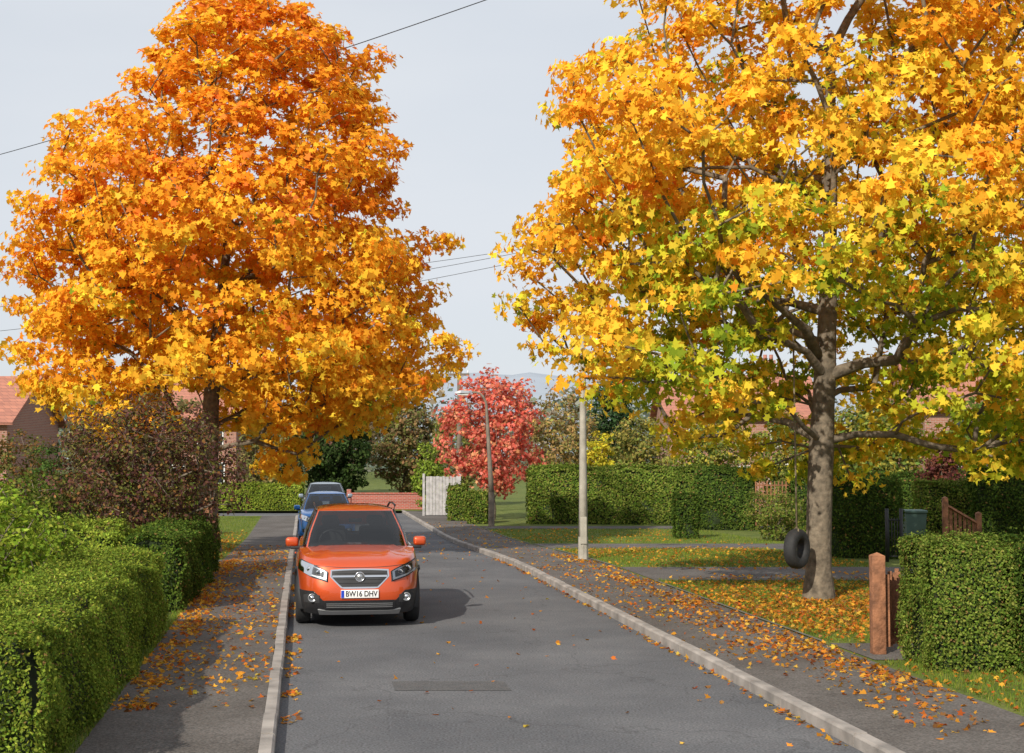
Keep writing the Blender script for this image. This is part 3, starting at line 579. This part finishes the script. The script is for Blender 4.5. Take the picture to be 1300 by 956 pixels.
# ---------------------------------------------------------------- cars
def lathe(name,prof,mat,parent,k=40,loc=(0,0,0)):
    v=[];f=[];n=len(prof)
    for i in range(k):
        a=2*math.pi*i/k
        for (x,r) in prof: v.append((x,r*math.cos(a),r*math.sin(a)))
    for i in range(k):
        for j in range(n-1): f.append((i*n+j,((i+1)%k)*n+j,((i+1)%k)*n+j+1,i*n+j+1))
    o=mesh(name,v,f,mat,parent,True); o.location=loc; return o
def make_car(name,loc,rot,paintmat,L=4.28,W=1.78,H=1.65,rails=True,plate='BW16 DHV',suv=True):
    e=empty(name,loc,rot); hw=W/2; n=5.0
    kz=H/1.65; zb=.20 if suv else .17
    Y=[0,.12,.3,.6,1.15,2.0,3.7,L-.1,L]; Zt=[z*kz for z in [.875,.925,.965,1.005,1.06,1.07,1.10,1.05,1.0]]
    ztop=lambda y: np.interp(y,Y,Zt)
    T_=[0,.12,.3,.5,.7,.85,.95,1.0]
    wf=lambda t: hw*np.interp(t,T_,[.93,.97,.99,1.0,.995,.975,.955,.935])
    yf=lambda t: np.interp(t,T_,[.13,.04,.0,.0,.03,.07,.11,.17])
    yr=lambda t: np.interp(t,T_,[.10,.03,.0,.02,.07,.10,.12,.16])
    def pt(q,t):
        a=L/2-yf(t); y=L/2-a*(max(0,1-abs(q)**n))**(1/n); return np.array([wf(t)*q,y,zb+(ztop(y)-zb)*t])
    def z2t(q,z):
        t=.5
        for _ in range(4): y=pt(q,t)[1]; t=min(1.0,max(0.,(z-zb)/(ztop(y)-zb)))
        return t
    Mg=112; v=[];f=[];mi=[]; th=2*math.pi*(np.arange(Mg)+.5)/Mg
    def ringxy(w,af,ar,nn):
        s=np.sin(th);c=np.cos(th); x=w*np.sign(s)*np.abs(s)**(2/nn); y=np.where(c>0,L/2-af*np.abs(c)**(2/nn),L/2+ar*np.abs(c)**(2/nn)); return x,y
    lev=[0,.06,.12,.2,.3,.4,.5,.6,.7,.78,.85,.91,.95,.98,1.0]
    for t in lev:
        x,y=ringxy(wf(t),L/2-yf(t),L/2-yr(t),n); z=zb+(ztop(y)-zb)*t
        v+=list(zip(x,y,z))
    x0,y0=ringxy(wf(1),L/2-yf(1),L/2-yr(1),n); SS=[.985,.96,.92,.86,.78,.68,.56,.44,.3,.15]
    for s in SS:
        x=x0*s; y=L/2+(y0-L/2)*s; k=min(1,(1-s)*6)
        rg=.022*np.exp(-((np.abs(x)-(.36+.12*y))/.05)**2)*(y<1.2)*k
        z=ztop(y)+.045*(1-(x/hw)**2)*k**.6+rg; v+=list(zip(x,y,z))
    nl=len(lev)+len(SS)
    for r_ in range(nl-1):
        for j in range(Mg):
            a=r_*Mg+j;b=r_*Mg+(j+1)%Mg; f.append((a,b,b+Mg,a+Mg)); 
            cy=(v[a][1]+v[b][1])/2; m_=0
            if r_<len(lev)-1 and lev[r_]<(.2 if suv else .08): m_=1
            if r_>=len(lev)+3 and cy>1.28: m_=2
            mi.append(m_)
    c=len(v); v.append((0,L/2,ztop(L/2)+.04)); 
    for j in range(Mg): f.append(((nl-1)*Mg+j,(nl-1)*Mg+(j+1)%Mg,c)); mi.append(2)
    f.append(tuple(range(Mg))[::-1]); mi.append(1)
    body=mesh('body',v,f,[paintmat,M['black'],M['interior']],e,True,mi)
    wr=.345*(1 if suv else .9); wy=[.88*L/4.28,(.88+2.555)*L/4.28]; cut=[]
    for y in wy:
        for sx in (-1,1):
            cu=tube('c',[(sx*(hw-.30),y,wr),(sx*(hw+.2),y,wr)],wr+.065,M['black'],None,36,False); cut.append(cu)
    col=bpy.data.collections.new('cut'); 
    for cu in cut: 
        scene.collection.objects.unlink(cu); col.objects.link(cu)
    bm_=body.modifiers.new('arch','BOOLEAN'); bm_.operation='DIFFERENCE'; bm_.solver='EXACT'; bm_.operand_type='COLLECTION'; bm_.collection=col
    scene.collection.children.link(col)
    e.location=(0,0,0); e.rotation_euler=(0,0,0); bpy.context.view_layer.update()
    dg=bpy.context.evaluated_depsgraph_get(); nm=bpy.data.meshes.new_from_object(body.evaluated_get(dg)); body.modifiers.clear(); body.data=nm
    for cu in cut: bpy.data.objects.remove(cu,do_unlink=True)
    scene.collection.children.unlink(col); bpy.data.collections.remove(col)
    e.location=loc; e.rotation_euler=(0,0,rot)
    try: body.data.set_sharp_from_angle(angle=math.radians(38))
    except Exception as ex: print(ex)
    for y in wy:
        for sx in (-1,1):
            vv=[];ff=[]; K=28
            for i in range(K+1):
                a=math.radians(-12+204*i/K)
                for (rr,xx) in ((wr+.05,hw-.09),(wr+.055,hw+.014),(wr+.12,hw+.006),(wr+.125,hw-.09)): 
                    vv.append((sx*(xx-.035*(1 if (y<1.5 and math.cos(a)<-.2) else 0)),y+rr*math.cos(a),max(.17,wr+rr*math.sin(a))))
            for i in range(K):
                for j in range(3): ff.append((4*i+j,4*i+j+1,4*i+5+j,4*i+4+j))
            mesh('arch_trim',vv,ff,M['black'] if suv else paintmat,e,True)
            we=bpy.data.objects.new('wheel',None); link(we,e); we.location=(sx*(hw-.115),y,wr); we.scale=(sx,1,1)
            lathe('tyre',[(-.1,wr*.66),(-.108,wr*.8),(-.1,wr*.93),(-.07,wr*.985),(0,wr),(.07,wr*.985),(.1,wr*.93),(.108,wr*.8),(.1,wr*.66)],M['rubber'],we)
            lathe('rim',[(.1,wr*.68),(.085,wr*.66),(.03,wr*.62),(-.09,wr*.6)],M['silver'],we)
            lathe('brake_disc',[(-.02,.001),(-.02,wr*.5),(-.05,wr*.62)],M['interior'],we)
            lathe('hub',[(.075,.001),(.07,.05),(.03,.06),(-.02,.06)],M['silver'],we,20)
            for k in range(5):
                for dd in (-.14,.14):
                    a=2*math.pi*k/5+.3; a2=a+dd; w_=.018; px_=-math.sin(a2)*w_;pz=math.cos(a2)*w_
                    r1,r2=.045,wr*.655; p1=(r1*math.cos(a),r1*math.sin(a)); p2=(r2*math.cos(a2),r2*math.sin(a2))
                    V=[(.06,p1[0]-px_,p1[1]-pz),(.06,p1[0]+px_,p1[1]+pz),(.085,p2[0]+px_,p2[1]+pz),(.085,p2[0]-px_,p2[1]-pz),(.03,p1[0]-px_,p1[1]-pz),(.03,p1[0]+px_,p1[1]+pz),(.05,p2[0]+px_,p2[1]+pz),(.05,p2[0]-px_,p2[1]-pz)]
                    mesh('spoke',V,[(0,1,2,3),(7,6,5,4),(0,4,5,1),(2,6,7,3),(1,5,6,2),(3,7,4,0)],M['silver'],we)
    zr=H-.075; z0=1.0*kz; nn=7.0; gl=[0,.04,.09,.25,.45,.65,.83,.92,.97,1.0]; v=[];f=[];mi=[]
    gwf=lambda t: np.interp(t,[0,.5,1],[hw*.915,hw*.83,hw*.685]); fyf=lambda t: np.interp(t,[0,.5,1],[1.02,1.42,1.92])*L/4.28; fyr=lambda t: np.interp(t,[0,.5,1],[.12,.25,.5])
    gx=[]
    for t in gl:
        x,y=ringxy(gwf(t),L/2-fyf(t),L/2-fyr(t),nn); z=np.full_like(x,z0+(zr-z0)*t)
        if t==0: z=z-.03
        v+=list(zip(x,y,z)); gx.append((x,y))
    xr_,yr_=gx[-1]
    for s in (.985,.95,.88,.75,.6,.4,.2):
        x=xr_*s; cy_=(yr_.max()+yr_.min())/2; y=cy_+(yr_-cy_)*s; v+=list(zip(x,y,zr+.075*(1-s**2.5)**.8*np.ones_like(x)*1.0))
    ng=len(gl)+7
    for r_ in range(ng-1):
        for j in range(Mg):
            a=r_*Mg+j;b=r_*Mg+(j+1)%Mg; f.append((a,b,b+Mg,a+Mg)); m_=0
            if r_<len(gl)-1:
                ang=math.degrees(2*math.pi*(j+1)/Mg)%360; aa=ang if ang<=180 else 360-ang; cy=(v[a][1]+v[b][1])/2
                if aa<43: m_=1 if 1<=r_<=7 else 3
                elif aa>140: m_=1 if 3<=r_<=6 else 0
                elif 51<aa<131:
                    m_=1 if 2<=r_<=6 else 3
                    if m_==1 and abs(cy-L*.56)<.07: m_=3
                else: m_=0
            mi.append(m_)
    c=len(v); v.append((0,(yr_.max()+yr_.min())/2,H)); 
    for j in range(Mg): f.append(((ng-1)*Mg+j,(ng-1)*Mg+(j+1)%Mg,c)); mi.append(0)
    o=mesh('cabin',v,f,[paintmat,M['cglass'],M['interior'],M['black']],e,True,mi)
    try: o.data.set_sharp_from_angle(angle=math.radians(45))
    except Exception: pass
    box('dashboard',-hw*.8,hw*.8,1.25,1.75,.85*kz,1.10*kz,M['interior'],e,.05)
    for sx in (-.36,.36):
        for yy in (2.25,3.2):
            box('seat',sx-.25,sx+.25,yy,yy+.16,.8*kz,1.28*kz,M['interior'],e,.05); box('headrest',sx-.13,sx+.13,yy+.02,yy+.13,1.3*kz,1.45*kz,M['interior'],e,.04)
    torus('steering_wheel',.18,.016,M['black'],e,(-.36,1.85,1.1*kz),'y',24,8)
    tube('rear_mirror',[(-.1,1.9,1.43*kz),(.1,1.9,1.43*kz)],.03,M['black'],e,8)
    def patch(nm,q0,q1,zl,zu,off,mat,nq=16,nz=5,mirror=False,skirt=.02):
        for sg in ((1,-1) if mirror else (1,)):
            v=[];f=[]
            for layer in (0,1):
                for i in range(nq+1):
                    q=q0+(q1-q0)*i/nq; a=zl(q); b=zu(q)
                    for j in range(nz+1):
                        z=a+(b-a)*j/nz; t=z2t(q,z*kz); p=pt(q,t); dq=pt(min(q+.01,.999),t)-pt(q-.01,t); dz=pt(q,min(1,t+.02))-pt(q,max(0,t-.02)); nr=np.cross(dq,dz); nr/=np.linalg.norm(nr)
                        pp=p+nr*(off if layer==0 else off-skirt); v.append((sg*pp[0],pp[1],pp[2]))
            s=nz+1; B=(nq+1)*s
            for i in range(nq):
                for j in range(nz): f.append((i*s+j,(i+1)*s+j,(i+1)*s+j+1,i*s+j+1))
            for i in range(nq):
                for j in (0,nz): f.append((i*s+j,(i+1)*s+j,B+(i+1)*s+j,B+i*s+j))
            for j in range(nz):
                for i in (0,nq): f.append((i*s+j,i*s+j+1,B+i*s+j+1,B+i*s+j))
            o=mesh(nm,v,f,mat,e,True)
            try: o.data.set_sharp_from_angle(angle=math.radians(35))
            except Exception: pass
    cst=lambda c: (lambda q: c)
    gl_=lambda ex: (lambda q: .585-ex+.15*max(0,(abs(q)-.28)/.17)); gu=lambda ex:(lambda q: .80+ex+.012*(1-(q/.45)**2))
    patch('grille_surround',-.465,.465,gl_(.024),gu(.022),.006,M['chrome'])
    patch('grille',-.44,.44,gl_(0),gu(0),.012,M['black'])
    for z in (.64,.69,.77): patch('grille_slat',-.40,.40,lambda q,z=z: max(z-.006,gl_(0)(q)+.004),lambda q,z=z: max(z+.006,gl_(0)(q)+.012),.02,M['black'],12,1)
    patch('grille_bar',-.43,.43,cst(.712),cst(.738),.026,M['chrome'],16,2)
    y_=pt(0,z2t(0,.73*kz))[1]
    torus('badge_ring',.062,.009,M['chrome'],e,(0,y_-.04,.725*kz),'y',28,8)
    tube('badge_disc',[(0,y_-.038,.725*kz),(0,y_+.0,.725*kz)],.058,M['silver'],e,24)
    hl=lambda q: .66+.115*(q-.5)/.43+.03*max(0,(q-.75)/.18); hu=lambda q: .785+.15*(max(0.0,q-.5)/.43)**.8
    patch('headlight_bezel',.495,.945,lambda q:hl(q)-.01,lambda q:hu(q)+.008,.004,M['black'],20,5,True)
    patch('headlight_reflector',.52,.92,lambda q:hl(q)+.008,lambda q:hu(q)-.01,.009,M['silver'],20,5,True)
    patch('headlight_inner',.56,.86,lambda q:hl(q)+.032,lambda q:hu(q)-.024,.013,M['black'],14,3,True)
    patch('daytime_running_light',.53,.88,lambda q:hl(q)+.010,lambda q:hl(q)+.026,.018,M['white'],16,1,True)
    patch('indicator',.865,.915,lambda q:hl(q)+.03,lambda q:hu(q)-.015,.014,M['orange'],4,3,True)
    patch('headlight_lens',.505,.935,lambda q:hl(q),lambda q:hu(q),.034,M['lens'],20,5,True,.03)
    for sg in (1,-1):
        for q,r_ in ((.65,.045),(.78,.055)):
            z=(hl(q)+hu(q))/2+.008; p=pt(q,z2t(q,z*kz))
            tube('headlamp_projector',[(sg*p[0],p[1]-.028,p[2]),(sg*p[0],p[1]+.02,p[2])],[r_*.8,r_],M['chrome'],e,20); tube('headlamp_bulb',[(sg*p[0],p[1]-.036,p[2]),(sg*p[0],p[1]-.029,p[2])],[r_*.45,r_*.5],M['winglass'],e,16)
    if suv:
        patch('bumper_cladding',-.95,.95,cst(.205),lambda q:.40+.13*max(0,min(1,(abs(q)-.58)/.12)),.010,M['black'],40,4)
    patch('lower_intake',-.56,.56,cst(.285),lambda q:.385,.016,M['black'],20,3)
    for z in (.31,.335,.36): patch('intake_slat',-.52,.52,cst(z-.004),cst(z+.004),.026,M['silver'],12,1)
    patch('skid_plate',-.66,.66,lambda q:.205,lambda q:.262+.02*max(0,(abs(q)-.5)/.16),.022,M['silver'],20,2)
    patch('fog_housing',.62,.86,lambda q:.365,lambda q:.50-.03*abs(q-.74)/.12,.016,M['interior'],8,4,True)
    for sg in (1,-1):
        p=pt(.74,z2t(.74,.435*kz))
        tube('fog_lamp',[(sg*p[0],p[1]-.04,p[2]),(sg*p[0],p[1]+.02,p[2])],.045,M['chrome'],e,20); torus('fog_ring',.052,.007,M['silver'],e,(sg*p[0],p[1]-.038,p[2]),'y',24,8)
    patch('bonnet_shut_line',-.80,.80,lambda q:.845+.06*abs(q)**2,lambda q:.852+.06*abs(q)**2,.003,M['black'],24,1,False,.006)
    p=pt(0,z2t(0,.49*kz)); yy=p[1]-.028
    box('number_plate',-.26,.26,yy,yy+.05,p[2]-.056,p[2]+.056,M['plate'],e,.004)
    box('plate_band',-.257,-.215,yy-.003,yy-.001,p[2]-.05,p[2]+.05,M['blueband'],e)
    cu=bpy.data.curves.new('plate_text','FONT'); cu.body=plate; cu.size=.108; cu.align_x='CENTER'; cu.align_y='CENTER'; cu.extrude=.001; cu.offset=.0015
    to=bpy.data.objects.new('plate_text',cu); link(to,e); to.location=(.022,yy-.004,p[2]); to.rotation_euler=(math.pi/2,0,0); to.scale=(.82,1,1); to.data.materials.append(M['black'])
    for sg in (1,-1):
        o=box('mirror_housing',-.095,.095,-.06,.06,-.065,.075,paintmat,e,.045); o.location=(sg*(hw+.055),1.46*L/4.28,1.13*kz)
        o=box('mirror_base',-.10,.10,-.035,.04,-.03,.02,M['black'],e,.012); o.location=(sg*(hw-.02),1.46*L/4.28,1.055*kz)
        o=box('mirror_glass',-.08,.08,0,.004,-.05,.06,M['chrome'],e); o.location=(sg*(hw+.055),1.46*L/4.28+.062,1.13*kz)
        for yy2 in (2.1,3.1): o=box('door_handle',-.012,.012,-.09,.09,-.012,.012,paintmat,e,.008); o.location=(sg*(hw+.006),yy2*L/4.28,.93*kz)
        if rails: tube('roof_rail',[(sg*hw*.66,1.95,H-.07),(sg*hw*.69,2.1,H+.0),(sg*hw*.70,2.9,H+.012),(sg*hw*.69,3.5,H-.005),(sg*hw*.66,3.65,H-.08)],.016,M['black'],e,8)
    for x0_,x1_ in ((-.62,-.05),(-.02,.55)):
        def wpnt(x,t): 
            w=gwf(t); a=L/2-fyf(t); return (x,L/2-a*(max(0,1-abs(x/w)**nn))**(1/nn)-.02,z0+(zr-z0)*t+.012)
        tube('wiper',[wpnt(x0_,.05),wpnt((x0_+x1_)/2,.085),wpnt(x1_,.12)],.010,M['black'],e,6)
    for yy2 in (1.32*L/4.28,2.4*L/4.28,3.35*L/4.28):
        for sg in (1,-1):
            V=[];ff=[]
            for i in range(9):
                t=.22+.75*i/8; yv=abs((yy2-L/2)/(L/2-yf(t))); xw=wf(t)*(1-yv**n)**(1/n); z=zb+(ztop(yy2)-zb)*t
                V+=[(sg*(xw+.002),yy2-.003,z),(sg*(xw+.002),yy2+.003,z)]
            for i in range(8): ff.append((2*i,2*i+1,2*i+3,2*i+2))
            mesh('door_line',V,ff,M['black'],e)
    return e
P1=paint('paint_orange_red',(.58,.075,.012)); P2=paint('paint_blue',(.02,.22,.66)); P3=paint('paint_silver_blue',(.24,.29,.34))
rot=math.atan(SL)
make_car('parked_car',(WX(458,19.85),19.85,0.004),rot,P1,H=1.63)
D=43.0; make_car('parked_car',(AX(.72,D),D,zgf(D)+.004),rot,P2,4.0,1.72,1.52,False,'KM08 XTE',False)
D=54; make_car('parked_car',(AX(.85,D),D,zgf(D)+.004),rot,P3,4.3,1.78,1.64,False,'FX11 LRO',False)
# ---------------------------------------------------------------- light, world, camera
EL=33; hx,hy=-.46,-.888
ts=Vector((hx*math.cos(math.radians(EL)),hy*math.cos(math.radians(EL)),math.sin(math.radians(EL)))).normalized()
l=bpy.data.lights.new('sun','SUN'); l.energy=5.0; l.angle=math.radians(.5); l.color=(1,.93,.81); o=bpy.data.objects.new('sun',l); link(o); o.rotation_euler=ts.to_track_quat('Z','Y').to_euler()
w=bpy.data.worlds.new('World'); scene.world=w; w.use_nodes=True; nt=w.node_tree; bg=nt.nodes['Background']
sk=N(nt,'ShaderNodeTexSky'); sk.sky_type='NISHITA'; sk.sun_disc=False; sk.sun_elevation=math.radians(EL); sk.sun_rotation=math.atan2(hx,hy)
tc=N(nt,'ShaderNodeTexCoord'); mp=N(nt,'ShaderNodeMapping'); mp.inputs['Scale'].default_value=(1,1,3.5); nz=N(nt,'ShaderNodeTexNoise'); nz.inputs['Scale'].default_value=1.6; nz.inputs['Detail'].default_value=5
nt.links.new(tc.outputs['Generated'],mp.inputs['Vector']); nt.links.new(mp.outputs[0],nz.inputs['Vector'])
mr=N(nt,'ShaderNodeMapRange'); mr.inputs['From Min'].default_value=.3; mr.inputs['From Max'].default_value=.7; mr.inputs['To Min'].default_value=.74; mr.inputs['To Max'].default_value=.98
nt.links.new(nz.outputs['Fac'],mr.inputs['Value'])
mx=N(nt,'ShaderNodeMix',data_type='RGBA'); mx.inputs[7].default_value=(7.5,7.9,8.45,1)
nt.links.new(mr.outputs[0],mx.inputs[0]); nt.links.new(sk.outputs[0],mx.inputs[6]); nt.links.new(mx.outputs[2],bg.inputs['Color']); bg.inputs['Strength'].default_value=.1
cam=bpy.data.cameras.new('camera'); cam.sensor_width=36; cam.lens=50; cam.clip_end=6000; co=bpy.data.objects.new('camera',cam); link(co)
co.location=(0,0,CH); co.rotation_euler=(math.radians(90+3.07),0,0); scene.camera=co
scene.view_settings.view_transform='Standard'; scene.view_settings.look='None'; scene.view_settings.exposure=0
